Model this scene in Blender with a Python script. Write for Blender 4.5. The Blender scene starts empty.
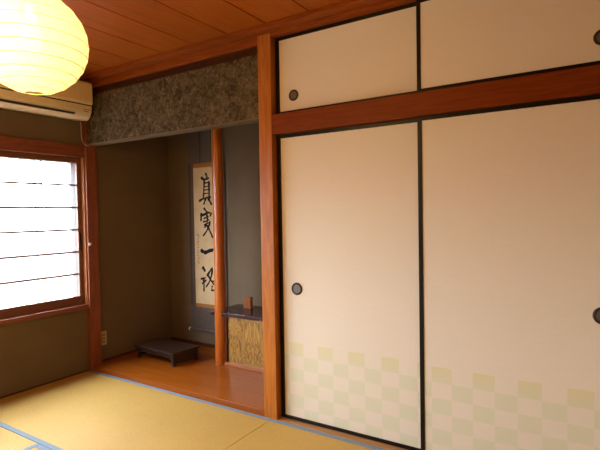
import bpy, bmesh, math, random
from mathutils import Vector, Matrix
random.seed(4)
S = bpy.context.scene
COL = S.collection
PI = math.pi

# ------------------------------------------------------------------ materials
class G:
    """small helper around a node tree"""
    def __init__(s, name):
        s.m = bpy.data.materials.new(name); s.m.use_nodes = True
        s.t = s.m.node_tree; s.n = s.t.nodes; s.n.clear()
        s.out = s.n.new('ShaderNodeOutputMaterial')
        s.b = s.n.new('ShaderNodeBsdfPrincipled')
        s.t.links.new(s.b.outputs[0], s.out.inputs[0])
    def L(s, a, b): s.t.links.new(a, b)
    def N(s, ty, **kw):
        n = s.n.new(ty)
        for k, v in kw.items(): setattr(n, k, v)
        return n
    def put(s, sock, v):
        if isinstance(v, bpy.types.NodeSocket): s.L(v, sock)
        else: sock.default_value = v
    def M(s, op, a, b=0.0, c=0.0):
        n = s.N('ShaderNodeMath', operation=op)
        s.put(n.inputs[0], a); s.put(n.inputs[1], b); s.put(n.inputs[2], c)
        return n.outputs[0]
    def obj(s, scale=(1, 1, 1), loc=(0, 0, 0)):
        tc = s.N('ShaderNodeTexCoord'); mp = s.N('ShaderNodeMapping')
        s.L(tc.outputs['Object'], mp.inputs[0])
        mp.inputs['Scale'].default_value = scale; mp.inputs['Location'].default_value = loc
        return mp.outputs[0]
    def noise(s, vec, scale, detail=4, rough=.55, dist=0):
        n = s.N('ShaderNodeTexNoise'); s.L(vec, n.inputs['Vector'])
        n.inputs['Scale'].default_value = scale; n.inputs['Detail'].default_value = detail
        n.inputs['Roughness'].default_value = rough; n.inputs['Distortion'].default_value = dist
        return n.outputs[0]
    def ramp(s, fac, stops):
        r = s.N('ShaderNodeValToRGB'); s.L(fac, r.inputs[0])
        e = r.color_ramp.elements
        while len(e) > 2: e.remove(e[-1])
        for i, (p, c) in enumerate(stops):
            if i > 1: e.new(p)
            e[i].position = p; e[i].color = (*c, 1)
        return r.outputs[0]
    def mix(s, fac, a, b, mode='MIX'):
        n = s.N('ShaderNodeMix', data_type='RGBA', blend_type=mode)
        s.put(n.inputs[0], fac)
        s.put(n.inputs[6], a if isinstance(a, bpy.types.NodeSocket) else (*a, 1))
        s.put(n.inputs[7], b if isinstance(b, bpy.types.NodeSocket) else (*b, 1))
        return n.outputs[2]
    def bump(s, h, strength=.2, dist=.01):
        n = s.N('ShaderNodeBump'); s.L(h, n.inputs['Height'])
        n.inputs['Strength'].default_value = strength; n.inputs['Distance'].default_value = dist
        s.L(n.outputs[0], s.b.inputs['Normal'])
    def base(s, c):
        s.put(s.b.inputs['Base Color'], c if isinstance(c, bpy.types.NodeSocket) else (*c, 1))
    def set(s, rough=.6, spec=.5, metal=0, coat=0):
        s.b.inputs['Roughness'].default_value = rough
        s.b.inputs['Specular IOR Level'].default_value = spec
        s.b.inputs['Metallic'].default_value = metal
        s.b.inputs['Coat Weight'].default_value = coat
        s.b.inputs['Coat Roughness'].default_value = .12
        return s

def plain(name, c, rough=.6, spec=.5, metal=0, coat=0):
    g = G(name); v = g.noise(g.obj(), 40, 3)
    g.base(g.mix(v, tuple(x * .93 for x in c), tuple(min(1, x * 1.07) for x in c)))
    g.set(rough, spec, metal, coat); return g.m

def wood(name, dark, light, axis='Z', grain=1.0, rough=.4, coat=0, spec=.5, bands=6):
    g = G(name)
    st = [9, 9, 9]; st['XYZ'.index(axis)] = .55
    v = g.obj(tuple(st), (3.1, 1.7, .6))
    a = g.noise(v, 2.2 * grain, 5, .6, .6)
    st2 = [60, 60, 60]; st2['XYZ'.index(axis)] = 1.2
    fine = g.noise(g.obj(tuple(st2)), 3, 3, .6)
    rings = g.M('FRACT', g.M('MULTIPLY', a, bands))
    tri = g.M('ABSOLUTE', g.M('SUBTRACT', rings, .5))
    f = g.M('ADD', g.M('MULTIPLY', tri, .8), g.M('MULTIPLY', fine, .6))
    g.base(g.ramp(f, [(.25, dark), (.75, light)]))
    g.set(rough, spec, 0, coat)
    g.bump(f, .06, .002)
    return g.m

def plaster(name, c1, c2):
    g = G(name)
    big = g.noise(g.obj(), 2.5, 3); fine = g.noise(g.obj(), 260, 4, .7)
    f = g.M('ADD', g.M('MULTIPLY', big, .4), g.M('MULTIPLY', fine, .6))
    g.base(g.ramp(f, [(.35, c1), (.65, c2)]))
    g.set(.95, .05); g.bump(fine, .25, .003); return g.m

M = {}
M['post'] = wood('post cypress', (.32, .085, .009), (.44, .150, .018), 'Z', rough=.4, spec=.25)
M['beamX'] = wood('beam wood along x', (.19, .038, .004), (.27, .060, .006), 'X', rough=.45, spec=.15)
M['beamY'] = wood('window casing wood', (.15, .042, .022), (.24, .068, .034), 'Y', rough=.4)
M['casingZ'] = wood('window casing upright wood', (.17, .046, .020), (.26, .072, .032), 'Z', rough=.38)
M['jamb'] = wood('varnished jamb wood', (.24, .08, .03), (.36, .14, .055), 'Z', rough=.12, spec=.9)
M['sash'] = wood('sash dark wood', (.12, .04, .018), (.20, .07, .032), 'Y', rough=.45)
M['alcove_floor'] = wood('lacquered alcove board', (.235, .056, .004), (.28, .070, .006), 'X', grain=.6, rough=.25, spec=.3, bands=4)
M['log'] = wood('natural log pillar', (.36, .080, .010), (.48, .135, .016), 'Z', grain=.7, rough=.30, spec=.4, bands=3)
M['dark_lacquer'] = wood('dark plum lacquered wood', (.030, .010, .009), (.060, .020, .017), 'X', rough=.25, spec=.6, bands=3)
M['stand'] = wood('dark red sandalwood', (.020, .010, .007), (.040, .021, .014), 'X', rough=.30, spec=.5, bands=3)
M['kick'] = wood('skirting wood', (.24, .07, .02), (.38, .12, .035), 'X', rough=.35)
M['edge'] = wood('brown edge strip', (.10, .065, .035), (.15, .10, .055), 'X', rough=.6)
M['sill'] = wood('pale worn sill wood', (.30, .13, .04), (.42, .21, .08), 'X', rough=.4)
M['block'] = wood('small wooden block', (.36, .13, .04), (.46, .18, .06), 'Z', rough=.5)
M['dark_trim'] = wood('dark trim', (.040, .012, .004), (.075, .022, .007), 'X', rough=.55, spec=.12)
M['plaster'] = plaster('olive brown sand plaster', (.132, .094, .060), (.174, .127, .083))
M['white_plaster'] = plaster('pale plaster behind', (.39, .27, .14), (.45, .32, .17))
M['black_lacquer'] = plain('black lacquer', (.006, .004, .003), .4, .25)
M['aluminium'] = plain('grey aluminium', (.42, .43, .45), .45, .5, .3)
M['ac'] = plain('aged ivory plastic', (.72, .64, .50), .42, .4)
M['ac_front_lamp_tint'] = plain('ivory plastic tinted by lamplight', (.80, .64, .38), .42, .4)  # warm lantern light painted into the front panel's colour
M['slot'] = plain('black slot', (.012, .012, .012), .6)
M['ivory'] = plain('ivory plastic', (.46, .34, .18), .5)
M['shellbutton'] = plain('pale plastic button', (.85, .80, .68), .4)
M['cord'] = plain('white cord', (.60, .50, .38), .5)
M['bronze'] = plain('dark bronze', (.05, .035, .025), .4, .4, .6)
M['cup'] = plain('pewter grey metal', (.13, .12, .11), .45, .4, .5)
M['ink'] = plain('black ink', (.010, .010, .014), .75, .2)
M['subfloor'] = plain('subfloor boards', (.10, .06, .03), .8)
M['print'] = plain('grey printing', (.25, .22, .2), .6)

def ceiling_mat():
    g = G('ceiling cedar boards')
    tc = g.N('ShaderNodeTexCoord'); sx = g.N('ShaderNodeSeparateXYZ'); g.L(tc.outputs['Object'], sx.inputs[0])
    bid = g.M('FLOOR', g.M('DIVIDE', g.M('SUBTRACT', sx.outputs[0], .136), .3005))
    wn = g.N('ShaderNodeTexWhiteNoise', noise_dimensions='1D'); g.L(bid, wn.inputs['W'])
    cb = g.N('ShaderNodeCombineXYZ')
    g.L(g.M('MULTIPLY', sx.outputs[0], 4.0), cb.inputs[0])
    g.L(g.M('MULTIPLY', sx.outputs[1], .45), cb.inputs[1])
    g.L(g.M('MULTIPLY', wn.outputs[0], 23.0), cb.inputs[2])
    a = g.noise(cb.outputs[0], 1.6, 4, .5, 1.2)
    tri = g.M('ABSOLUTE', g.M('SUBTRACT', g.M('FRACT', g.M('MULTIPLY', a, 7)), .5))
    fine = g.noise(g.obj((90, 2, 2)), 3, 3)
    f = g.M('ADD', g.M('MULTIPLY', tri, .7), g.M('ADD', g.M('MULTIPLY', fine, .4), g.M('MULTIPLY', wn.outputs[0], .25)))
    g.base(g.ramp(f, [(.2, (.26, .060, .004)), (.85, (.36, .086, .006))]))
    g.set(.5, .15); return g.m
M['ceiling'] = ceiling_mat()
M['lintel'] = wood('lintel dark red wood', (.145, .024, .001), (.20, .039, .0015), 'X', rough=.5, spec=.15)

def valance_mat():
    g = G('mottled grey brown board')
    v = g.obj((1, 1, 1))
    a = g.noise(v, 30, 6, .75, 1.5)
    b = g.noise(v, 7, 3, .5, 2.5)
    w = g.N('ShaderNodeTexVoronoi', feature='DISTANCE_TO_EDGE'); w.inputs['Scale'].default_value = 34
    nv = g.N('ShaderNodeTexNoise'); g.L(v, nv.inputs['Vector']); nv.inputs['Scale'].default_value = 14
    mx = g.N('ShaderNodeVectorMath', operation='MULTIPLY_ADD'); g.L(nv.outputs['Color'], mx.inputs[0])
    mx.inputs[1].default_value = (.12, .12, .12); g.L(v, mx.inputs[2]); g.L(mx.outputs[0], w.inputs['Vector'])
    f = g.M('ADD', g.M('MULTIPLY', a, .7), g.M('MULTIPLY', b, .3))
    c = g.ramp(f, [(.40, (.034, .022, .010)), (.50, (.090, .063, .032)), (.62, (.19, .138, .074))])
    line = g.M('LESS_THAN', w.outputs['Distance'], .035)
    g.base(g.mix(g.M('MULTIPLY', line, .55), c, (.045, .028, .018)))
    g.set(.85, .1); g.bump(a, .3, .004); return g.m
M['valance'] = valance_mat()

def burl_mat():
    g = G('yellow figured wood')
    tc = g.N('ShaderNodeTexCoord'); sx = g.N('ShaderNodeSeparateXYZ'); g.L(tc.outputs['Object'], sx.inputs[0])
    # book matched: mirror about the centre of each leaf
    mx = g.M('PINGPONG', g.M('SUBTRACT', sx.outputs[0], 1.02), .19)
    cb = g.N('ShaderNodeCombineXYZ'); g.L(g.M('MULTIPLY', mx, 9), cb.inputs[0]); g.L(g.M('MULTIPLY', sx.outputs[2], 3.2), cb.inputs[2])
    a = g.noise(cb.outputs[0], 1.0, 1.5, .5, 2.2)
    tri = g.M('ABSOLUTE', g.M('SUBTRACT', g.M('FRACT', g.M('MULTIPLY', a, 8)), .5))
    fine = g.noise(g.obj((120, 20, 20)), 3, 3)
    f = g.M('ADD', tri, g.M('MULTIPLY', fine, .3))
    g.base(g.ramp(f, [(.10, (.09, .035, .006)), (.34, (.26, .125, .020)), (.66, (.38, .20, .038))]))
    g.set(.38, .5); return g.m
M['burl'] = burl_mat()

def tatami_mat(name, along):
    g = G(name)
    # rush runs along the length of the mat; warp threads make fine cross ribs
    k = 0 if along == 'X' else 1
    sc = [2, 2, 2]; sc[k] = 16; sc[1 - k] = 90
    a = g.noise(g.obj(tuple(sc)), 3, 3, .6)
    big = g.noise(g.obj(), 1.3, 3)
    w = g.N('ShaderNodeTexWave', wave_type='BANDS', bands_direction='XY'[k])
    g.L(g.obj(), w.inputs['Vector']); w.inputs['Scale'].default_value = 19; w.inputs['Distortion'].default_value = .4
    w2 = g.N('ShaderNodeTexWave', wave_type='BANDS', bands_direction='XY'[1 - k])
    g.L(g.obj(), w2.inputs['Vector']); w2.inputs['Scale'].default_value = 60
    f = g.M('ADD', g.M('MULTIPLY', a, .55), g.M('ADD', g.M('MULTIPLY', big, .35), g.M('MULTIPLY', w.outputs[1], .14)))
    g.base(g.ramp(f, [(.30, (.35, .203, .037)), (.74, (.52, .315, .074))]))
    g.set(.62, .35)
    h = g.M('ADD', w.outputs[1], g.M('MULTIPLY', w2.outputs[1], .6))
    g.bump(h, .35, .002); return g.m
M['tatamiX'] = tatami_mat('woven rush along x', 'X')
M['tatamiY'] = tatami_mat('woven rush along y', 'Y')

def cloth_mat(name, c, c2, sc=400):
    g = G(name)
    a = g.noise(g.obj(), sc, 2)
    g.base(g.mix(a, c, c2)); g.set(.85, .2); g.bump(a, .2, .001); return g.m
M['border'] = cloth_mat('blue grey cotton border', (.145, .185, .23), (.195, .24, .29))

def brocade(name, c, c2):
    g = G(name)
    v = g.N('ShaderNodeTexVoronoi', feature='F1'); g.L(g.obj((1, 1, 1)), v.inputs['Vector']); v.inputs['Scale'].default_value = 38
    f = g.M('FRACT', g.M('MULTIPLY', v.outputs['Distance'], 2.4))
    n = g.noise(g.obj(), 60, 3)
    g.base(g.mix(g.M('MULTIPLY', g.M('ADD', f, n), .55), c, c2)); g.set(.7, .3); return g.m
M['brocade'] = brocade('grey violet brocade', (.052, .038, .032), (.15, .115, .098))
M['brocade_side'] = brocade('brown brocade', (.045, .030, .022), (.085, .058, .042))
M['gold_strip'] = cloth_mat('orange gold silk strip', (.30, .13, .035), (.42, .20, .06), 150)

def paper_mat():
    g = G('aged calligraphy paper')
    n = g.noise(g.obj(), 6, 4); f = g.noise(g.obj((1, 1, 6)), 60, 3)
    g.base(g.ramp(g.M('ADD', g.M('MULTIPLY', n, .7), g.M('MULTIPLY', f, .3)), [(.3, (.56, .40, .22)), (.7, (.74, .58, .37))]))
    g.set(.85, .2); return g.m
M['scroll_paper'] = paper_mat()

def fusuma_mat(name, pattern):
    g = G(name)
    fib = g.noise(g.obj((3, 1, 220)), 3, 4, .65)
    fib2 = g.noise(g.obj((1, 1, 6)), 90, 3)
    f = g.M('ADD', g.M('MULTIPLY', fib, .65), g.M('MULTIPLY', fib2, .35))
    base = g.ramp(f, [(.3, (.680, .610, .505)), (.7, (.750, .685, .580))])
    if pattern:
        tc = g.N('ShaderNodeTexCoord'); sx = g.N('ShaderNodeSeparateXYZ'); g.L(tc.outputs['Object'], sx.inputs[0])
        u = g.M('DIVIDE', g.M('SUBTRACT', sx.outputs[0], .038), .1017)
        v = g.M('DIVIDE', g.M('SUBTRACT', .486, sx.outputs[2]), .0803)
        par = g.M('FLOORED_MODULO', g.M('ADD', g.M('FLOOR', u), g.M('FLOOR', v)), 2.0)
        on = g.M('MULTIPLY', g.M('LESS_THAN', par, .5), g.M('GREATER_THAN', v, 0.0))
        top = g.M('LESS_THAN', v, 1.0)
        gold = g.M('MULTIPLY', top, g.M('SUBTRACT', 1.0, g.M('MULTIPLY', v, .9)))
        green = g.mix(f, (.610, .600, .440), (.665, .655, .490))
        yel = g.mix(f, (.635, .585, .340), (.690, .635, .385))
        pc = g.mix(gold, green, yel)
        base = g.mix(g.M('MULTIPLY', on, .92), base, pc)
    g.base(base); g.set(.8, .12); g.bump(f, .08, .001); return g.m
M['fusuma'] = fusuma_mat('fusuma paper with checks', True)
M['fusuma_plain'] = fusuma_mat('fusuma paper plain', False)

def pane_mat(name, tr, col=(.9, .93, .96)):
    g = G(name); g.n.remove(g.b)
    t = g.N('ShaderNodeBsdfTransparent'); t.inputs[0].default_value = (1, 1, 1, 1)
    d = g.N('ShaderNodeBsdfTranslucent'); d.inputs[0].default_value = (*col, 1)
    m = g.N('ShaderNodeMixShader'); m.inputs[0].default_value = tr
    g.L(t.outputs[0], m.inputs[1]); g.L(d.outputs[0], m.inputs[2]); g.L(m.outputs[0], g.out.inputs[0])
    return g.m
M['frosted'] = pane_mat('frosted glass', .05)
M['clear'] = pane_mat('outer glass', .10)
M['lamp_paper'] = pane_mat('lantern washi paper', .10, (.97, .97, .97))
M['rib'] = plain('bamboo rib', (.30, .24, .11), .8, .1)
def rib_mat():
    g = G('rib under paper'); g.n.remove(g.b)
    d = g.N('ShaderNodeBsdfTranslucent'); d.inputs[0].default_value = (.80, .74, .42, 1)
    e = g.N('ShaderNodeBsdfTransparent'); m = g.N('ShaderNodeMixShader'); m.inputs[0].default_value = .10
    g.L(e.outputs[0], m.inputs[1]); g.L(d.outputs[0], m.inputs[2]); g.L(m.outputs[0], g.out.inputs[0]); return g.m
def bulb_mat():
    g = G('lit bulb glass'); g.n.remove(g.b)
    e = g.N('ShaderNodeEmission'); e.inputs[0].default_value = (1, .75, .3, 1); e.inputs[1].default_value = .5
    g.L(e.outputs[0], g.out.inputs[0]); return g.m
M['bulb'] = bulb_mat()

# ------------------------------------------------------------------ mesh helpers
def BM(): return bmesh.new()
def box(bm, x0, x1, y0, y1, z0, z1, bev=0.0):
    b = bmesh.new()
    vs = [b.verts.new((x, y, z)) for x in (x0, x1) for y in (y0, y1) for z in (z0, z1)]
    for f in ((0, 1, 3, 2), (4, 6, 7, 5), (0, 4, 5, 1), (2, 3, 7, 6), (0, 2, 6, 4), (1, 5, 7, 3)):
        b.faces.new([vs[i] for i in f])
    if bev: bmesh.ops.bevel(b, geom=b.edges[:], offset=bev, segments=2, affect='EDGES', profile=.5)
    merge(bm, b)
def merge(bm, b):
    bmesh.ops.recalc_face_normals(b, faces=b.faces[:])
    me = bpy.data.meshes.new('t'); b.to_mesh(me); b.free(); bm.from_mesh(me); bpy.data.meshes.remove(me)
def prism(bm, pts, axis, a0, a1, bev=0.0):
    """extrude a closed 2-D outline along an axis; pts are the two other coordinates in order"""
    b = bmesh.new()
    def P(p, a):
        if axis == 'X': return (a, p[0], p[1])
        if axis == 'Y': return (p[0], a, p[1])
        return (p[0], p[1], a)
    A = [b.verts.new(P(p, a0)) for p in pts]; B = [b.verts.new(P(p, a1)) for p in pts]
    b.faces.new(A); b.faces.new(B[::-1]); n = len(pts)
    for i in range(n): b.faces.new((A[i], B[i], B[(i + 1) % n], A[(i + 1) % n]))
    bmesh.ops.recalc_face_normals(b, faces=b.faces[:])
    if bev: bmesh.ops.bevel(b, geom=b.edges[:], offset=bev, segments=2, affect='EDGES', profile=.5)
    merge(bm, b)
def lathe(bm, prof, cx=0, cy=0, n=48, axis='Z', close=True, wob=None):
    """prof: (radius, height) list"""
    b = bmesh.new(); rings = []
    for i, (r, h) in enumerate(prof):
        ring = []
        for k in range(n):
            a = 2 * PI * k / n; rr = r * (wob(a, h) if wob else 1)
            p = (rr * math.cos(a), rr * math.sin(a), h)
            if axis == 'Y': p = (p[0], p[2], p[1])
            if axis == 'X': p = (p[2], p[0], p[1])
            ring.append(b.verts.new(p))
        rings.append(ring)
    for i in range(len(rings) - 1):
        for k in range(n):
            b.faces.new((rings[i][k], rings[i][(k + 1) % n], rings[i + 1][(k + 1) % n], rings[i + 1][k]))
    if close:
        b.faces.new(rings[0]); b.faces.new(rings[-1])
    bmesh.ops.translate(b, verts=b.verts[:], vec=(cx, cy, 0) if axis == 'Z' else (cx[0], cx[1], cx[2]) if isinstance(cx, tuple) else (0, 0, 0))
    merge(bm, b)
def tube(bm, pts, r, n=8, closed=False):
    b = bmesh.new(); pts = [Vector(p) for p in pts]; m = len(pts); rings = []
    up = Vector((0, 0, 1))
    for i, p in enumerate(pts):
        if closed: d = pts[(i + 1) % m] - pts[i - 1]
        else: d = pts[min(i + 1, m - 1)] - pts[max(i - 1, 0)]
        d.normalize(); u = up if abs(d.dot(up)) < .95 else Vector((1, 0, 0))
        s = d.cross(u).normalized(); t = s.cross(d)
        rings.append([b.verts.new(p + (s * math.cos(2 * PI * k / n) + t * math.sin(2 * PI * k / n)) * r) for k in range(n)])
    for i in range(m if closed else m - 1):
        A, B = rings[i], rings[(i + 1) % m]
        for k in range(n): b.faces.new((A[k], A[(k + 1) % n], B[(k + 1) % n], B[k]))
    if not closed: b.faces.new(rings[0]); b.faces.new(rings[-1][::-1])
    merge(bm, b)

def obj(name, bm, m, parent=None, smooth=False, local=False):
    """link bm (world coordinates unless local) as ONE mesh object, as a part of parent if given"""
    me = bpy.data.meshes.new(name)
    if parent is not None and not local:
        w = Vector((0, 0, 0)); p = parent
        while p is not None: w += p.location; p = p.parent
        bmesh.ops.translate(bm, verts=bm.verts[:], vec=-w)
    bm.to_mesh(me); bm.free()
    me.materials.append(m)
    if smooth:
        for f in me.polygons: f.use_smooth = True
    o = bpy.data.objects.new(name, me); COL.objects.link(o)
    if parent is not None: o.parent = parent
    return o
def smooth_by_angle(o, deg=35):
    me = o.data
    for f in me.polygons: f.use_smooth = True
    b = bmesh.new(); b.from_mesh(me)
    for e in b.edges:
        if len(e.link_faces) == 2 and e.calc_face_angle(0) > math.radians(deg): e.smooth = False
    b.to_mesh(me); b.free()
    return o
def thing(name, label, cat, loc=(0, 0, 0), rz=0, group=None):
    o = bpy.data.objects.new(name, None); COL.objects.link(o)
    o.location = loc; o.rotation_euler = (0, 0, rz); o.empty_display_size = .05
    o['label'] = label; o['category'] = cat
    if group: o['group'] = group
    return o
def struct(name, bm, m, loc=None):
    if loc: bmesh.ops.translate(bm, verts=bm.verts[:], vec=-Vector(loc))
    o = obj(name, bm, m); o['kind'] = 'structure'
    if loc: o.location = loc
    return o

# ------------------------------------------------------------------ dimensions
RX, RY = 3.80, -2.85          # right wall, wall behind the camera
CZ = 2.42                     # ceiling
FZ = .04                      # alcove floor
BY = .91                      # back of the alcove
WY0, WY1 = -2.80, -.012       # window span along the left wall
WZ0, WZ1 = .555, 1.772        # window opening

# ------------------------------------------------------------------ setting
b = BM(); box(b, -.15, RX + .15, RY - .15, 0.0, -.12, -.052); struct('floor', b, M['subfloor'])
# left wall with the window opening
b = BM(); T = -.14
box(b, T, 0, RY - .1, WY1, -.052, WZ0 - .03)
box(b, T, 0, RY - .1, WY1, WZ1 + .03, CZ + .1)
box(b, T, 0, RY - .1, WY0 - .0, WZ0 - .03, WZ1 + .03)
box(b, T, 0, WY1, BY + .12, -.052, CZ + .1)
struct('wall_left', b, M['plaster'])
b = BM(); box(b, 0, 1.93, BY, BY + .12, -.052, CZ + .1); struct('wall_alcove_back', b, M['plaster'])
b = BM(); box(b, 1.85, 1.93, .10, BY, -.052, CZ + .1); struct('wall_alcove_right', b, M['plaster'])
b = BM(); box(b, RX, RX + .12, RY - .1, BY + .12, -.052, CZ + .1); struct('wall_right', b, M['white_plaster'])
b = BM(); box(b, -.14, RX + .12, RY - .12, RY, -.052, CZ + .1); struct('wall_rear', b, M['white_plaster'])
b = BM(); box(b, 1.93, RX, BY, BY + .12, -.052, CZ + .1); struct('wall_closet_back', b, M['plaster'])
# ceiling boards with open joints over a backing
b = BM(); x = .136 - .3005
while x < RX + .1:
    x0, x1 = max(x + .0045, -.14), min(x + .3005 - .0045, RX + .12)
    if x1 > x0: box(b, x0, x1, RY - .1, -.0, CZ, CZ + .012)
    x += .3005
box(b, -.14, RX + .12, RY - .1, BY + .1, CZ + .022, CZ + .05)
struct('ceiling', b, M['ceiling'])
b = BM(); box(b, 0, 1.85, .10, BY, 2.40, 2.415); struct('ceiling_alcove', b, M['ceiling'])
# alcove floor board
b = BM(); box(b, 0.0, 1.822, .001, BY, -.05, FZ, .002); struct('floor_alcove', b, M['alcove_floor'])
b = BM(); box(b, .0, 1.82, BY - .012, BY, FZ, FZ + .028, .002); struct('baseboard_alcove_back', b, M['dark_trim'])
b = BM(); box(b, .0, .008, .10, BY - .012, FZ, FZ + .012, .001); struct('baseboard_alcove_left', b, M['dark_trim'])
b = BM(); box(b, .0, .012, RY, -.02, -.05, .006, .001); struct('baseboard_left', b, M['dark_trim'])
# posts and beams
b = BM(); box(b, 1.825, 1.9215, -.001, .10, -.05, 2.388, .0025); struct('trim_1', b, M['post'])          # great post
b = BM(); box(b, -.02, .045, -.012, .088, -.05, 2.368, .003); struct('trim_2', b, M['casingZ'])          # window corner post
b = BM(); box(b, 3.745, RX, 0.0, .10, -.05, 2.368, .0025); struct('trim_3', b, M['post'])
b = BM(); box(b, 1.9215, 3.745, 0.0, .11, 1.770, 1.890, .003); struct('trim_4', b, M['lintel'])            # lintel between the doors
b = BM(); box(b, 1.9215, RX, 0.0, .11, 2.368, CZ + .0, .002); struct('trim_5', b, M['beamX'])              # top beam over closet
b = BM(); box(b, 0.0, 1.825, 0.0, .10, 2.335, CZ + .0, .002); struct('trim_6', b, M['beamX'])             # top beam over alcove
b = BM(); box(b, 0, RX, -.068, 0, 2.388, CZ, .004); struct('trim_7', b, M['beamX'])                       # cornice
b = BM(); box(b, 0, .04, RY, -.068, 2.388, CZ, .004); struct('trim_8', b, M['beamY'])
b = BM(); box(b, RX - .04, RX, RY, -.068, 2.388, CZ, .004); struct('trim_9', b, M['beamY'])
b = BM(); box(b, 0.04, RX - .04, RY, RY + .04, 2.388, CZ, .004); struct('trim_10', b, M['beamX'])
b = BM(); box(b, 1.923, 3.745, 0.001, .12, -.05, .003, .001); struct('trim_11', b, M['sill'])              # door sill
b = BM(); box(b, .046, 1.824, .022, .080, 2.275, 2.335, .001); struct('trim_12', b, M['dark_trim'])       # dark strip between top beam and valance

# valance over the alcove
b = BM(); box(b, .046, 1.824, .002, .085, 1.884, 2.277, .001)
v = obj('alcove_valance', b, M['valance'])
v['label'] = 'mottled grey-brown textured board spanning the top of the alcove'; v['category'] = 'valance'
b = BM(); box(b, .046, 1.824, -.002, .089, 1.876, 1.884); obj('lower_edge', b, M['edge'], v)

# ------------------------------------------------------------------ window on the left wall
win = bpy.data.objects.new('window_1', None); COL.objects.link(win); win['kind'] = 'structure'
win.location = (0, (WY0 + WY1) / 2, WZ0)
b = BM(); box(b, -.01, .032, WY0 - .06, WY1 - .001, WZ1, 1.870, .003); obj('head_casing', b, M['beamY'], win)
b = BM(); box(b, -.10, .034, WY0 - .06, WY1 - .001, WZ0 - .032, WZ0 + .004, .003); obj('window_sill', b, M['beamY'], win)
b = BM(); box(b, -.138, .028, WY1 - .013, WY1, WZ0 + .004, WZ1 - .0, .001); obj('side_casing', b, M['jamb'], win)
b = BM(); box(b, -.138, .028, WY0, WY0 + .013, WZ0 + .004, WZ1 - .0, .001); obj('side_casing', b, M['jamb'], win)
b = BM(); box(b, -.10, -.01, WY0, WY1 - .001, WZ1, WZ1 + .03); obj('head_track', b, M['beamY'], win)
W = .712
for k in range(4):
    y1 = WY1 - .013 - k * (W - .010); y0 = y1 - W
    xx = -.030 if k % 2 == 0 else -.056
    zs0, zs1 = WZ0 + .005, WZ1 - .001
    b = BM()
    for (a, c) in ((y0, y0 + .040), (y1 - .038, y1)): box(b, xx, xx + .022, a, c, zs0, zs1, .002)
    box(b, xx, xx + .022, y0 + .040, y1 - .038, zs0, zs0 + .072, .002)
    box(b, xx, xx + .022, y0 + .040, y1 - .038, zs1 - .044, zs1, .002)
    s = obj('sash', b, M['sash'], win)
    g0, g1 = zs0 + .072, zs1 - .044
    for i in range(1, 6):
        z = g0 + (g1 - g0) * i / 6
        b = BM(); box(b, xx + .010, xx + .020, y0 + .040, y1 - .038, z - .0075, z + .0075); obj('glazing_bar', b, M['sash'], s)
    b = BM(); box(b, xx + .004, xx + .008, y0 + .039, y1 - .037, g0, g1)
    obj('pane', b, M['frosted'], s)
    b = BM(); box(b, xx + .0215, xx + .0245, y1 - .029, y1 - .013, 1.01, 1.155, .001); obj('finger_pull', b, M['black_lacquer'], s)
# outer aluminium sliding window
b = BM()
box(b, -.135, -.100, WY0 + .013, WY1 - .013, WZ0 + .004, WZ0 + .05); box(b, -.135, -.100, WY0 + .013, WY1 - .013, WZ1 - .04, WZ1)
box(b, -.135, -.100, WY0 + .013, WY0 + .045, WZ0 + .05, WZ1 - .04); box(b, -.135, -.100, WY1 - .05, WY1 - .013, WZ0 + .05, WZ1 - .04)
osash = obj('aluminium_frame', b, M['aluminium'], win)
for yc in (-.325, -1.40, -2.30):
    b = BM(); box(b, -.112, -.098, yc - .037, yc - .026, WZ0 + .05, WZ1 - .04, .001); box(b, -.135, -.121, yc + .026, yc + .037, WZ0 + .05, WZ1 - .04, .001); obj('aluminium_stile', b, M['aluminium'], osash)
b = BM(); box(b, -.119, -.116, WY0 + .045, WY1 - .05, WZ0 + .05, WZ1 - .04); obj('outer_pane', b, M['clear'], osash)

# round catch on the corner post
b = BM(); lathe(b, [(.0105, 0), (.0125, .002), (.0120, .006), (.008, .009), (.003, .0095)], (.045, .003, 1.057), axis='X', n=20)
o = obj('window_catch', b, M['shellbutton'], smooth=True)
o['label'] = 'tiny round pale catch button on the reddish post beside the window'; o['category'] = 'catch'

# ------------------------------------------------------------------ tatami mats
def mat(x0, x1, y0, y1, along, label):
    x0 += .0015; x1 -= .0015; y0 += .0015; y1 -= .0015
    t = thing('tatami_mat', label, 'tatami mat', ((x0 + x1) / 2, (y0 + y1) / 2, -.05), 0, 'tatami mats covering the floor')
    b = BM()
    HW = .031
    if along == 'X': box(b, x0, x1, y0 + HW, y1 - HW, -.05, 0, .002)
    else: box(b, x0 + HW, x1 - HW, y0, y1, -.05, 0, .002)
    obj('woven_surface', b, M['tatami' + along], t)
    for s in (0, 1):
        b = BM()
        if along == 'X': yy = (y0, y0 + HW) if s == 0 else (y1 - HW, y1); box(b, x0, x1, yy[0], yy[1], -.05, .0012, .0012)
        else: xx = (x0, x0 + HW) if s == 0 else (x1 - HW, x1); box(b, xx[0], xx[1], y0, y1, -.05, .0012, .0012)
        obj('cloth_border', b, M['border'], t)
A = .935
mat(.012, 1.886, -A, 0, 'X', 'tatami mat with blue border running along the alcove edge to the window wall')
mat(1.886, 3.775, -A, 0, 'X', 'tatami mat lying along the foot of the large sliding doors')
mat(.012, .945, RY + .02, -A, 'Y', 'brightly lit tatami mat in the lower left corner below the window')
mat(.945, 2.83, -2 * A, -A, 'X', 'tatami mat in the middle of the room under the paper lantern')
mat(.945, 2.83, RY + .02, -2 * A, 'X', 'tatami mat against the rear wall, behind the middle one')
mat(2.83, 3.775, RY + .02, -A, 'Y', 'tatami mat on the right, square to the sliding doors')

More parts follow.
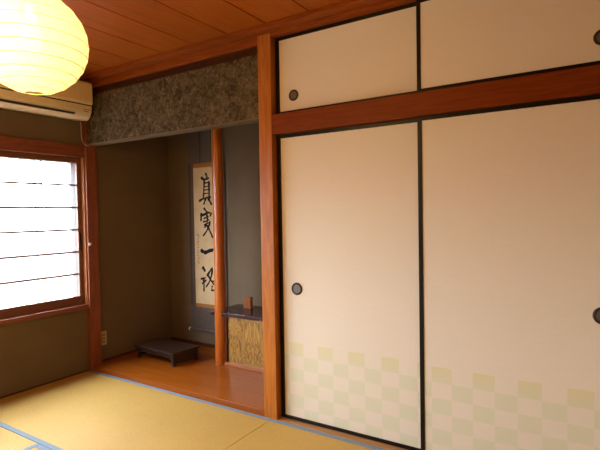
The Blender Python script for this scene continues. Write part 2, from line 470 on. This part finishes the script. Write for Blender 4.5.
# ------------------------------------------------------------------ sliding doors
def pull(parent, cx, y, cz, r):
    b = BM()
    lathe(b, [(r * .62, y - .0005), (r * .70, y - .0045), (r * .84, y - .0055), (r, y - .0035), (r, y - .0002)], (cx, 0, cz), n=36, axis='Y', close=False)
    p = obj('door_pull', b, M['bronze'], parent, smooth=True)
    b = BM()
    lathe(b, [(r * .68, y - .0034), (r * .60, y - .0014), (r * .52, y - .0010)], (cx, 0, cz), n=36, axis='Y')
    obj('recessed_cup', b, M['cup'], p)
    b = BM()
    for k in range(6):                    # flower like relief in the cup
        a = k * PI / 3
        tube(b, [(cx + r * (.33 * math.cos(a) + .15 * math.cos(t * PI / 5)), y - .0022, cz + r * (.33 * math.sin(a) + .15 * math.sin(t * PI / 5))) for t in range(10)], .0013, 5, True)
    obj('relief', b, M['bronze'], p)
def sliding_door(x0, x1, z0, z1, y, mat_, px, pz, pr, label, grp, lw=.028, rw=.028):
    t = thing('sliding_door', label, 'sliding door', (x0, y + .01, z0), 0, grp)
    fb, ft = (.021, .021)
    b = BM(); box(b, x0 + lw - .002, x1 - rw + .002, y, y + .016, z0 + fb - .002, z1 - ft + .002)
    # panel origin is kept at floor height so the printed pattern sits right
    p = obj('paper_panel', b, mat_, t)
    off = Vector((lw, 0, -z0)); p.location = off
    p.data.transform(Matrix.Translation(-off))
    b = BM()
    box(b, x0, x0 + lw, y - .004, y + .019, z0, z1, .002); box(b, x1 - rw, x1, y - .004, y + .019, z0, z1, .002)
    box(b, x0 + lw, x1 - rw, y - .004, y + .019, z0, z0 + fb, .002); box(b, x0 + lw, x1 - rw, y - .004, y + .019, z1 - ft, z1, .002)
    obj('black_frame', b, M['black_lacquer'], t)
    pull(t, px, y, pz, pr)
    return t
GL, GU = 'tall sliding doors of the closet', 'low sliding doors of the upper closet'
sliding_door(1.924, 2.852, .0045, 1.7695, .052, M['fusuma'], 2.053, .822, .038, 'tall cream sliding door with pale green checks, next to the alcove post', GL)
sliding_door(2.827, 3.743, .0045, 1.7695, .026, M['fusuma'], 3.632, .822, .038, 'tall cream checked sliding door at the right edge, its pull cut by the frame', GL, lw=.023)
sliding_door(1.924, 2.852, 1.8905, 2.3675, .052, M['fusuma_plain'], 2.053, 2.000, .034, 'low plain cream sliding door above the lintel, nearest the alcove', GU)
sliding_door(2.827, 3.743, 1.8905, 2.3675, .026, M['fusuma_plain'], 3.632, 2.008, .034, 'low plain cream sliding door above the lintel, at top right', GU, lw=.021)

# ------------------------------------------------------------------ log pillar
PX, PY, PR_ = .950, .577, .046
def wob(a, h): return 1 + .035 * math.sin(2 * a + h * 1.7) + .015 * math.sin(3 * a - h * 2.6 + 1) + .02 * math.sin(h * 5.1)
b = BM()
prof = [(PR_ * (1 - .0 * i / 40), FZ + .001 + (2.398 - FZ) * i / 40) for i in range(41)]
lathe(b, prof, PX, PY, n=40, wob=wob)
o = smooth_by_angle(obj('log_pillar', b, M['log']), 50)
o['label'] = 'polished reddish natural log pillar standing in the alcove beside the scroll'; o['category'] = 'pillar'

# ------------------------------------------------------------------ alcove side cabinet
cab = thing('alcove_cabinet', 'low built-in cabinet with yellow figured wood panel and dark shelf top', 'cabinet', (1.4, .73, FZ))
R_ = .0515
pts = [(.868, .543)]
a0 = math.asin((.543 - PY) / R_)
xs0 = PX - R_ * math.cos(a0)
pts.append((xs0, .543))
steps = 14
angs = [PI - a0 + (2 * a0 - PI) * i / steps for i in range(steps + 1)]
for a in angs: pts.append((PX + R_ * math.cos(a), PY + R_ * math.sin(a) if i else PY))
pts = [(.868, .543)] + [(PX + R_ * math.cos(a), PY + R_ * math.sin(a)) for a in angs] + [(1.849, .543), (1.849, BY - .002), (.868, BY - .002)]
b = BM(); prism(b, pts, 'Z', .450, .4775, .0015); obj('shelf_top', b, M['dark_lacquer'], cab)
b = BM(); box(b, 1.012, 1.849, .580, .592, .066, .450); obj('front_panel', b, M['burl'], cab)
b = BM(); box(b, 1.003, 1.024, .566, .590, .067, .4495, .001); obj('dark_strip', b, M['dark_trim'], cab)  # narrow dark strip between log pillar and front panel
b = BM(); box(b, 1.0, 1.010, .66, BY - .002, FZ + .001, .4495); obj('side_panel', b, M['plaster'], cab)
b = BM(); box(b, 1.003, 1.849, .556, .600, FZ + .001, .067, .002); obj('bottom_rail', b, M['kick'], cab)

# small wooden block on the shelf
b = BM(); box(b, -.037, .037, -.020, .020, 0, .098, .003)
o = obj('wooden_block', b, M['block'])
o.location = (1.078, .785, .4777); o.rotation_euler = (0, 0, math.radians(3))
o['label'] = 'small upright reddish wooden block standing on the dark shelf'; o['category'] = 'block'

# ------------------------------------------------------------------ display stand on the alcove floor
st = thing('display_stand', 'low dark lacquered wooden stand with short legs on the alcove floor', 'display stand', (.435, .452, FZ + .0005), math.radians(-3.6))
HX, HY, HT = .258, .144, .116
b = BM(); box(b, -HX, HX, -HY, HY, HT - .022, HT, .005)
box(b, -HX + .012, HX - .012, -HY + .012, HY - .012, HT - .030, HT - .022, .001)
obj('top_board', b, M['stand'], st, local=True)
def apron(L, y, swap):
    b = BM(); n = 24; out = []
    for i in range(n + 1):
        u = i / n; x = -L + 2 * L * u
        e = min(u, 1 - u) * n
        z = (.020 if swap else .062) + (.0 if e > 3.2 else -.016 * (1 - e / 3.2) ** 1.2)
        out.append((x, z))
    poly = [(-L, HT - .030)] + out + [(L, HT - .030)]
    if swap: prism(b, poly, 'X', y - .006, y + .006)
    else: prism(b, poly, 'Y', y - .006, y + .006)
    return b
for s in (-1, 1):
    obj('apron', apron(HX - .030, s * (HY - .024), False), M['stand'], st, local=True)
    obj('apron', apron(HY - .030, s * (HX - .024), True), M['stand'], st, local=True)
for sx in (-1, 1):
    for sy in (-1, 1):
        b = BM()
        prof = [(.000, .0), (.020, .0), (.022, .006), (.017, .030), (.018, .055), (.026, HT - .030), (.0, HT - .030)]
        c = bmesh.new(); prev = None
        rows = []
        for (w, z, sh) in ((.012, 0, .003), (.014, .008, .004), (.012, .022, .002), (.013, .045, .0), (.017, .066, 0), (.018, HT - .030, 0)):
            cx, cy = sx * (HX - .027 + sh * .6), sy * (HY - .027 + sh * .6)
            rows.append([c.verts.new((cx + dx * w, cy + dy * w, z)) for dx, dy in ((-1, -1), (1, -1), (1, 1), (-1, 1))])
        for i in range(len(rows) - 1):
            for k in range(4): c.faces.new((rows[i][k], rows[i][(k + 1) % 4], rows[i + 1][(k + 1) % 4], rows[i + 1][k]))
        c.faces.new(rows[0]); c.faces.new(rows[-1])
        merge(b, c)
        obj('leg', b, M['stand'], st, local=True)

# ------------------------------------------------------------------ hanging scroll
sc = thing('hanging_scroll', 'tall calligraphy scroll with four large black characters hanging behind the log pillar', 'scroll', (.515, BY - .012, .19))
Y0 = .898
b = BM(); box(b, .288, .742, Y0, Y0 + .0025, .195, 2.12); obj('mounting_cloth', b, M['brocade'], sc)
b = BM(); box(b, .288, .312, Y0 - .0006, Y0, .42, 1.765); box(b, .718, .742, Y0 - .0006, Y0, .42, 1.765); obj('brown_margin', b, M['brocade_side'], sc)
b = BM(); box(b, .352, .678, Y0 - .0012, Y0 - .0006, .443, 1.728)
paper = obj('paper_sheet', b, M['scroll_paper'], sc)
b = BM(); box(b, .352, .678, Y0 - .0014, Y0 - .0006, 1.728, 1.770); obj('silk_strip', b, M['gold_strip'], sc)
b = BM(); box(b, .352, .678, Y0 - .0014, Y0 - .0006, .408, .443); obj('silk_strip', b, M['gold_strip'], sc)
for x in (.445, .585):
    b = BM(); box(b, x - .009, x + .009, Y0 - .003, Y0 - .0022, 1.775, 2.12); obj('hanging_ribbon', b, M['brocade_side'], sc)
b = BM(); lathe(b, [(.013, .275), (.013, .755)], (0, Y0 - .006, .188), axis='X', n=18)
rod = obj('roller_rod', b, M['brocade'], sc, smooth=False)
for x0_, x1_ in ((.262, .278), (.752, .768)):
    b = BM(); lathe(b, [(.012, x0_), (.0155, x0_ + .003), (.0155, x1_ - .003), (.012, x1_)], (0, Y0 - .006, .188), axis='X', n=18)
    obj('roller_knob', b, M['shellbutton'], rod)
b = BM(); lathe(b, [(.007, .285), (.007, .745)], (0, Y0 - .002, 2.125), axis='X', n=12); obj('top_rod', b, M['dark_trim'], sc)
b = BM(); tube(b, [(.40, Y0 - .004, 2.13), (.515, Y0 - .002, 2.22), (.63, Y0 - .004, 2.13)], .0018, 6); obj('hanging_cord', b, M['cord'], sc)
STROKES = {'top': [(0.0149, [(0.513, 1.667), (0.526, 1.636)]), (0.016, [(0.459, 1.635), (0.489, 1.617), (0.546, 1.624)]), (0.0128, [(0.492, 1.615), (0.487, 1.542), (0.477, 1.447)]), (0.0107, [(0.488, 1.579), (0.553, 1.585)]), (0.016, [(0.552, 1.591), (0.552, 1.509), (0.551, 1.437)]), (0.0075, [(0.49, 1.546), (0.543, 1.548)]), (0.0075, [(0.489, 1.515), (0.542, 1.517)]), (0.0075, [(0.485, 1.484), (0.541, 1.486)]), (0.0128, [(0.426, 1.414), (0.484, 1.437), (0.571, 1.448)]), (0.0139, [(0.506, 1.436), (0.482, 1.385)]), (0.016, [(0.54, 1.435), (0.577, 1.382)])],
 'second': [(0.0139, [(0.484, 1.345), (0.517, 1.311)]), (0.016, [(0.448, 1.295), (0.441, 1.233)]), (0.0128, [(0.45, 1.275), (0.533, 1.305), (0.578, 1.296), (0.556, 1.273)]), (0.0085, [(0.478, 1.249), (0.538, 1.265)]), (0.0085, [(0.47, 1.218), (0.543, 1.238)]), (0.0096, [(0.482, 1.187), (0.556, 1.213)]), (0.0128, [(0.513, 1.293), (0.52, 1.22), (0.487, 1.168)]), (0.0128, [(0.553, 1.22), (0.526, 1.155), (0.466, 1.088)]), (0.0149, [(0.519, 1.182), (0.551, 1.132), (0.585, 1.073)])],
 'third': [(0.0213, [(0.441, 0.953), (0.476, 0.938), (0.582, 0.96)]), (0.0171, [(0.476, 0.925), (0.576, 0.951)])],
 'fourth': [(0.0205, [(0.452, 0.785), (0.475, 0.759)]), (0.0102, [(0.424, 0.677), (0.481, 0.691)]), (0.0141, [(0.456, 0.687), (0.459, 0.566)]), (0.009, [(0.489, 0.671), (0.437, 0.635)]), (0.0154, [(0.507, 0.713), (0.57, 0.786)]), (0.0128, [(0.57, 0.782), (0.547, 0.687), (0.487, 0.606)]), (0.0115, [(0.514, 0.72), (0.597, 0.628), (0.654, 0.617)]), (0.0102, [(0.566, 0.661), (0.631, 0.68)]), (0.0102, [(0.565, 0.62), (0.557, 0.578)]), (0.0102, [(0.631, 0.68), (0.631, 0.591)]), (0.0102, [(0.557, 0.576), (0.634, 0.594)])],
 'sig': [(0.0053, [(0.379, 1.096), (0.407, 1.088), (0.401, 1.062)]), (0.0043, [(0.398, 1.062), (0.4, 1.031)]), (0.0043, [(0.385, 1.022), (0.411, 1.031)]), (0.0043, [(0.39, 1.007), (0.407, 0.993)]), (0.0043, [(0.384, 0.972), (0.41, 0.98)]), (0.0043, [(0.386, 0.951), (0.406, 0.941)]), (0.0051, [(0.387, 0.929), (0.408, 0.924)]), (0.0051, [(0.383, 0.906), (0.403, 0.894)]), (0.0051, [(0.392, 0.875), (0.409, 0.869)]), (0.0051, [(0.391, 0.85), (0.406, 0.824)])]}
def brush(bm, pts, w, y, seed):
    """a tapering brush stroke: smooth curve through pts, thick where the brush rests"""
    rnd = random.Random(seed)
    P = [Vector((p[0], p[1])) for p in pts]
    if len(P) == 2: P = [P[0], (P[0] + P[1]) / 2 + Vector((rnd.uniform(-.003, .003), rnd.uniform(-.003, .003))), P[1]]
    n = 14; path = []
    for i in range(n + 1):
        t = i / n
        path.append(P[0] * (1 - t) ** 2 + (P[1] * 2 - (P[0] + P[2]) / 2) * 2 * t * (1 - t) + P[2] * t ** 2 if len(P) == 3 else None)
    if len(P) > 3:
        path = []
        for s in range(len(P) - 1):
            for i in range(6): path.append(P[s].lerp(P[s + 1], i / 6))
        path.append(P[-1])
    m = len(path) - 1; L_, R2 = [], []
    for i, p in enumerate(path):
        t = i / m; d = (path[min(i + 1, m)] - path[max(i - 1, 0)]).normalized(); nrm = Vector((-d.y, d.x))
        ww = w * .5 * (1.0 + .28 * math.cos(t * PI * 1.6) + .12 * rnd.uniform(-1, 1))
        if i in (0, m): ww *= .55; p = p + d * (w * .35 * (-1 if i == 0 else 1))
        L_.append(p + nrm * ww); R2.append(p - nrm * ww)
    b = bmesh.new()
    top = [[b.verts.new((q.x, y, q.y)) for q in row] for row in (L_, R2)]
    bot = [[b.verts.new((q.x, y + .0005, q.y)) for q in row] for row in (L_, R2)]
    for i in range(m):
        b.faces.new((top[0][i], top[0][i + 1], top[1][i + 1], top[1][i]))
        b.faces.new((top[0][i], bot[0][i], bot[0][i + 1], top[0][i + 1]))
        b.faces.new((top[1][i], top[1][i + 1], bot[1][i + 1], bot[1][i]))
    merge(bm, b)
for ci, (k, ss) in enumerate(STROKES.items()):
    b = BM()
    for j, (w, pp) in enumerate(ss):
        brush(b, pp, w * (1.55 if k != 'sig' else 1.0), Y0 - .0017 - .00004 * j, ci * 50 + j)
    o = obj('brushed_character' if k != 'sig' else 'signature_column', b, M['ink'], paper)

# ------------------------------------------------------------------ wall outlet
t = thing('wall_outlet', 'ivory three-way electrical outlet low on the dark wall beside the post', 'outlet', (0, .131, .236))
b = BM(); box(b, .0002, .0075, .098, .164, .176, .296, .003); obj('cover_plate', b, M['ivory'], t)
for i in range(3):
    b = BM(); z = .236 + (i - 1) * .030
    box(b, .007, .0090, .116, .146, z - .0115, z + .0115, .001); f = obj('socket', b, M['ivory'], t)
    b = BM(); box(b, .0088, .0094, .1205, .1275, z - .008, z + .008); box(b, .0088, .0094, .1345, .1415, z - .008, z + .008); obj('slots', b, M['slot'], f)

# ------------------------------------------------------------------ air conditioner
AY0, AY1 = -.87, -.050
ac = thing('air_conditioner', 'ivory wall-mounted air conditioner above the window, half hidden by the lantern', 'air conditioner', (0, (AY0 + AY1) / 2, 2.05))
body = [(.001, 2.352), (.185, 2.352), (.205, 2.346), (.205, 2.165), (.200, 2.115), (.180, 2.078), (.145, 2.052), (.001, 2.070)]
b = BM(); prism(b, body, 'Y', AY0, AY1, .006); o = obj('body', b, M['ac'], ac); smooth_by_angle(o, 40)
b = BM(); prism(b, [(.2055, 2.168), (.2195, 2.172), (.2225, 2.190), (.2215, 2.325), (.214, 2.342), (.2055, 2.345)], 'Y', AY0 + .004, AY1 - .004, .003)
o = obj('front_panel', b, M['ac_front_lamp_tint'], ac); smooth_by_angle(o, 40)
b = BM(); box(b, .2045, .2068, AY0 + .004, AY1 - .004, 2.160, 2.168); obj('panel_gap', b, M['slot'], ac)
b = BM(); prism(b, [(.192, 2.091), (.1965, 2.0935), (.1905, 2.0855), (.1860, 2.080), (.184, 2.084)], 'Y', AY0 + .10, AY1 - .14); obj('outlet_slot', b, M['slot'], ac)
b = BM(); prism(b, [(.176, 2.0735), (.184, 2.0795), (.186, 2.076), (.150, 2.048), (.146, 2.050)], 'Y', AY0 + .10, AY1 - .14, .0008); obj('louver', b, M['ac'], ac)
for (ya, yb, za) in ((-.118, -.090, 2.125), (-.082, -.066, 2.128), (-.116, -.084, 2.110)):
    b = BM(); box(b, .2010 - (.0015 if za < 2.12 else 0), .2035, ya, yb, za, za + .006); obj('printed_mark', b, M['print'], ac)

# power cord from the air conditioner to the post
b = BM()
pts = [(.03, -.045, 2.062), (.030, -.036, 2.03), (.014, -.027, 2.0), (.010, -.024, 1.96), (.012, -.020, 1.92), (.028, -.017, 1.89), (.050, -.006, 1.872), (.052, .012, 1.868)]
sm = []
for i in range(len(pts) - 1):
    for k in range(5):
        p0, p1, p2, p3 = [Vector(pts[max(0, min(len(pts) - 1, i + j))]) for j in (-1, 0, 1, 2)]
        t_ = k / 5
        sm.append(.5 * ((2 * p1) + (p2 - p0) * t_ + (2 * p0 - 5 * p1 + 4 * p2 - p3) * t_ ** 2 + (3 * p1 - p0 - 3 * p2 + p3) * t_ ** 3))
sm.append(Vector(pts[-1]))
tube(b, sm, .0028, 8)
o = obj('power_cord', b, M['cord'], smooth=True); o['label'] = 'thin pale cord hanging from the air conditioner down to the post'; o['category'] = 'cord'

# ------------------------------------------------------------------ paper lantern
LX, LY, LZ, LR = 1.922, -1.445, 1.905, .184
lan = thing('paper_lantern', 'large round glowing paper lantern hanging from the ceiling', 'lantern', (LX, LY, LZ))
NR = 13
angs = [math.radians(-81 + 162 * i / (NR - 1)) for i in range(NR)]
def rr(a): return (LR * math.cos(a), LR * .97 * math.sin(a))
prof = []
for i, a in enumerate(angs):
    prof.append((rr(a)[0], LZ + rr(a)[1]))
    if i < NR - 1:
        m_ = (a + angs[i + 1]) / 2; q0, q1 = rr(a), rr(angs[i + 1])
        for f_ in (.33, .67):
            prof.append(((q0[0] * (1 - f_) + q1[0] * f_) * .998, LZ + q0[1] * (1 - f_) + q1[1] * f_))
b = BM(); lathe(b, prof, LX, LY, n=72, close=False)
shade = obj('paper_shade', b, M['lamp_paper'], lan)
smooth_by_angle(shade, 8)
for i, a in enumerate(angs):
    q = rr(a); b = BM()
    tilt = .06 * math.sin(i * 1.3) * .2
    tube(b, [(LX + (q[0] - .0016) * math.cos(k * PI / 32), LY + (q[0] - .0016) * math.sin(k * PI / 32), LZ + q[1]) for k in range(64)], .0011, 6, True)
    obj('rib', b, M['rib'], shade)
b = BM(); zt = LZ + rr(angs[-1])[1]
tube(b, [(LX - .046, LY, zt), (LX, LY, zt + .004), (LX + .046, LY, zt)], .0015, 6); tube(b, [(LX, LY - .046, zt), (LX, LY, zt + .004), (LX, LY + .046, zt)], .0015, 6)
obj('wire_hanger', b, M['cup'], lan)
b = BM(); lathe(b, [(.017, LZ + .075), (.020, LZ + .08), (.020, LZ + .135), (.008, LZ + .15)], LX, LY, n=24); obj('lamp_socket', b, M['ivory'], lan, smooth=True)
b = BM(); tube(b, [(LX, LY, LZ + .145), (LX, LY, CZ - .02)], .0035, 8); obj('lamp_cord', b, M['cord'], lan)
b = BM(); lathe(b, [(.045, CZ - .001), (.045, CZ - .015), (.030, CZ - .028), (.01, CZ - .032)], LX, LY, n=32); obj('ceiling_rose', b, M['ivory'], lan, smooth=True)
ba = [(LZ - .035 + .110 * (1 - math.cos(PI * i / 12)) / 2) for i in range(13)]
b = BM(); lathe(b, [(max(.030 * math.sin(PI * i / 12) ** .7, .002) if i < 9 else .030 * .8 - (i - 9) * .003, z) for i, z in enumerate(ba)], LX, LY, n=24)
bulb = obj('light_bulb', b, M['bulb'], lan, smooth=True)

# ------------------------------------------------------------------ lights
ld = bpy.data.lights.new('lantern_light', 'POINT'); ld.energy = 41; ld.color = (1.0, .58, .17); ld.shadow_soft_size = .055
lo = bpy.data.objects.new('lantern_light', ld); COL.objects.link(lo); lo.location = (LX + .02, LY - .068, LZ - .005)
# daylight portal filling the window opening
pd = bpy.data.lights.new('window_portal', 'AREA'); pd.shape = 'RECTANGLE'; pd.size = WZ1 - WZ0; pd.size_y = WY1 - WY0
pd.cycles.is_portal = True
po = bpy.data.objects.new('window_portal', pd); COL.objects.link(po)
po.location = (-.16, (WY0 + WY1) / 2, (WZ0 + WZ1) / 2); po.rotation_euler = (0, -PI / 2, 0)

w = bpy.data.worlds.new('overcast_daylight'); S.world = w; w.use_nodes = True
nt = w.node_tree; nt.nodes.clear()
wo = nt.nodes.new('ShaderNodeOutputWorld'); bg = nt.nodes.new('ShaderNodeBackground'); nt.links.new(bg.outputs[0], wo.inputs[0])
tc = nt.nodes.new('ShaderNodeTexCoord'); sx = nt.nodes.new('ShaderNodeSeparateXYZ'); nt.links.new(tc.outputs['Generated'], sx.inputs[0])
rp = nt.nodes.new('ShaderNodeValToRGB'); mm = nt.nodes.new('ShaderNodeMath'); mm.operation = 'MULTIPLY_ADD'
mm.inputs[1].default_value = .5; mm.inputs[2].default_value = .5
nt.links.new(sx.outputs[2], mm.inputs[0]); nt.links.new(mm.outputs[0], rp.inputs[0])
e = rp.color_ramp.elements
e[0].position = .47; e[0].color = (.034, .027, .016, 1); e[1].position = .56; e[1].color = (.77, .88, .98, 1)
nt.links.new(rp.outputs[0], bg.inputs[0]); bg.inputs[1].default_value = 32.5

# ------------------------------------------------------------------ camera (fitted to the photograph)
yaw, pit, rol = math.radians(32.4435), math.radians(-1.4474), math.radians(-.9694)
F = Vector((-math.sin(yaw) * math.cos(pit), math.cos(yaw) * math.cos(pit), math.sin(pit)))
Rt = Vector((math.cos(yaw), math.sin(yaw), 0)); U = Rt.cross(F)
R1 = Rt * math.cos(rol) + U * math.sin(rol); U1 = -Rt * math.sin(rol) + U * math.cos(rol)
cd = bpy.data.cameras.new('camera'); co = bpy.data.objects.new('camera', cd); COL.objects.link(co)
mw = Matrix((( R1.x, U1.x, -F.x, 3.6262), (R1.y, U1.y, -F.y, -2.3760), (R1.z, U1.z, -F.z, 1.2858), (0, 0, 0, 1)))
co.matrix_world = mw
cd.sensor_width = 36; cd.lens = 474.015 * 36 / 600; cd.clip_start = .02
S.camera = co

S.view_settings.view_transform = 'Standard'; S.view_settings.look = 'None'
S.view_settings.gamma = 1; S.view_settings.use_curve_mapping = False
S.view_settings.exposure = 0.08
S.cycles.use_denoising = True
S.cycles.max_bounces = 10; S.cycles.diffuse_bounces = 6; S.cycles.transparent_max_bounces = 16
S.cycles.sample_clamp_indirect = 6
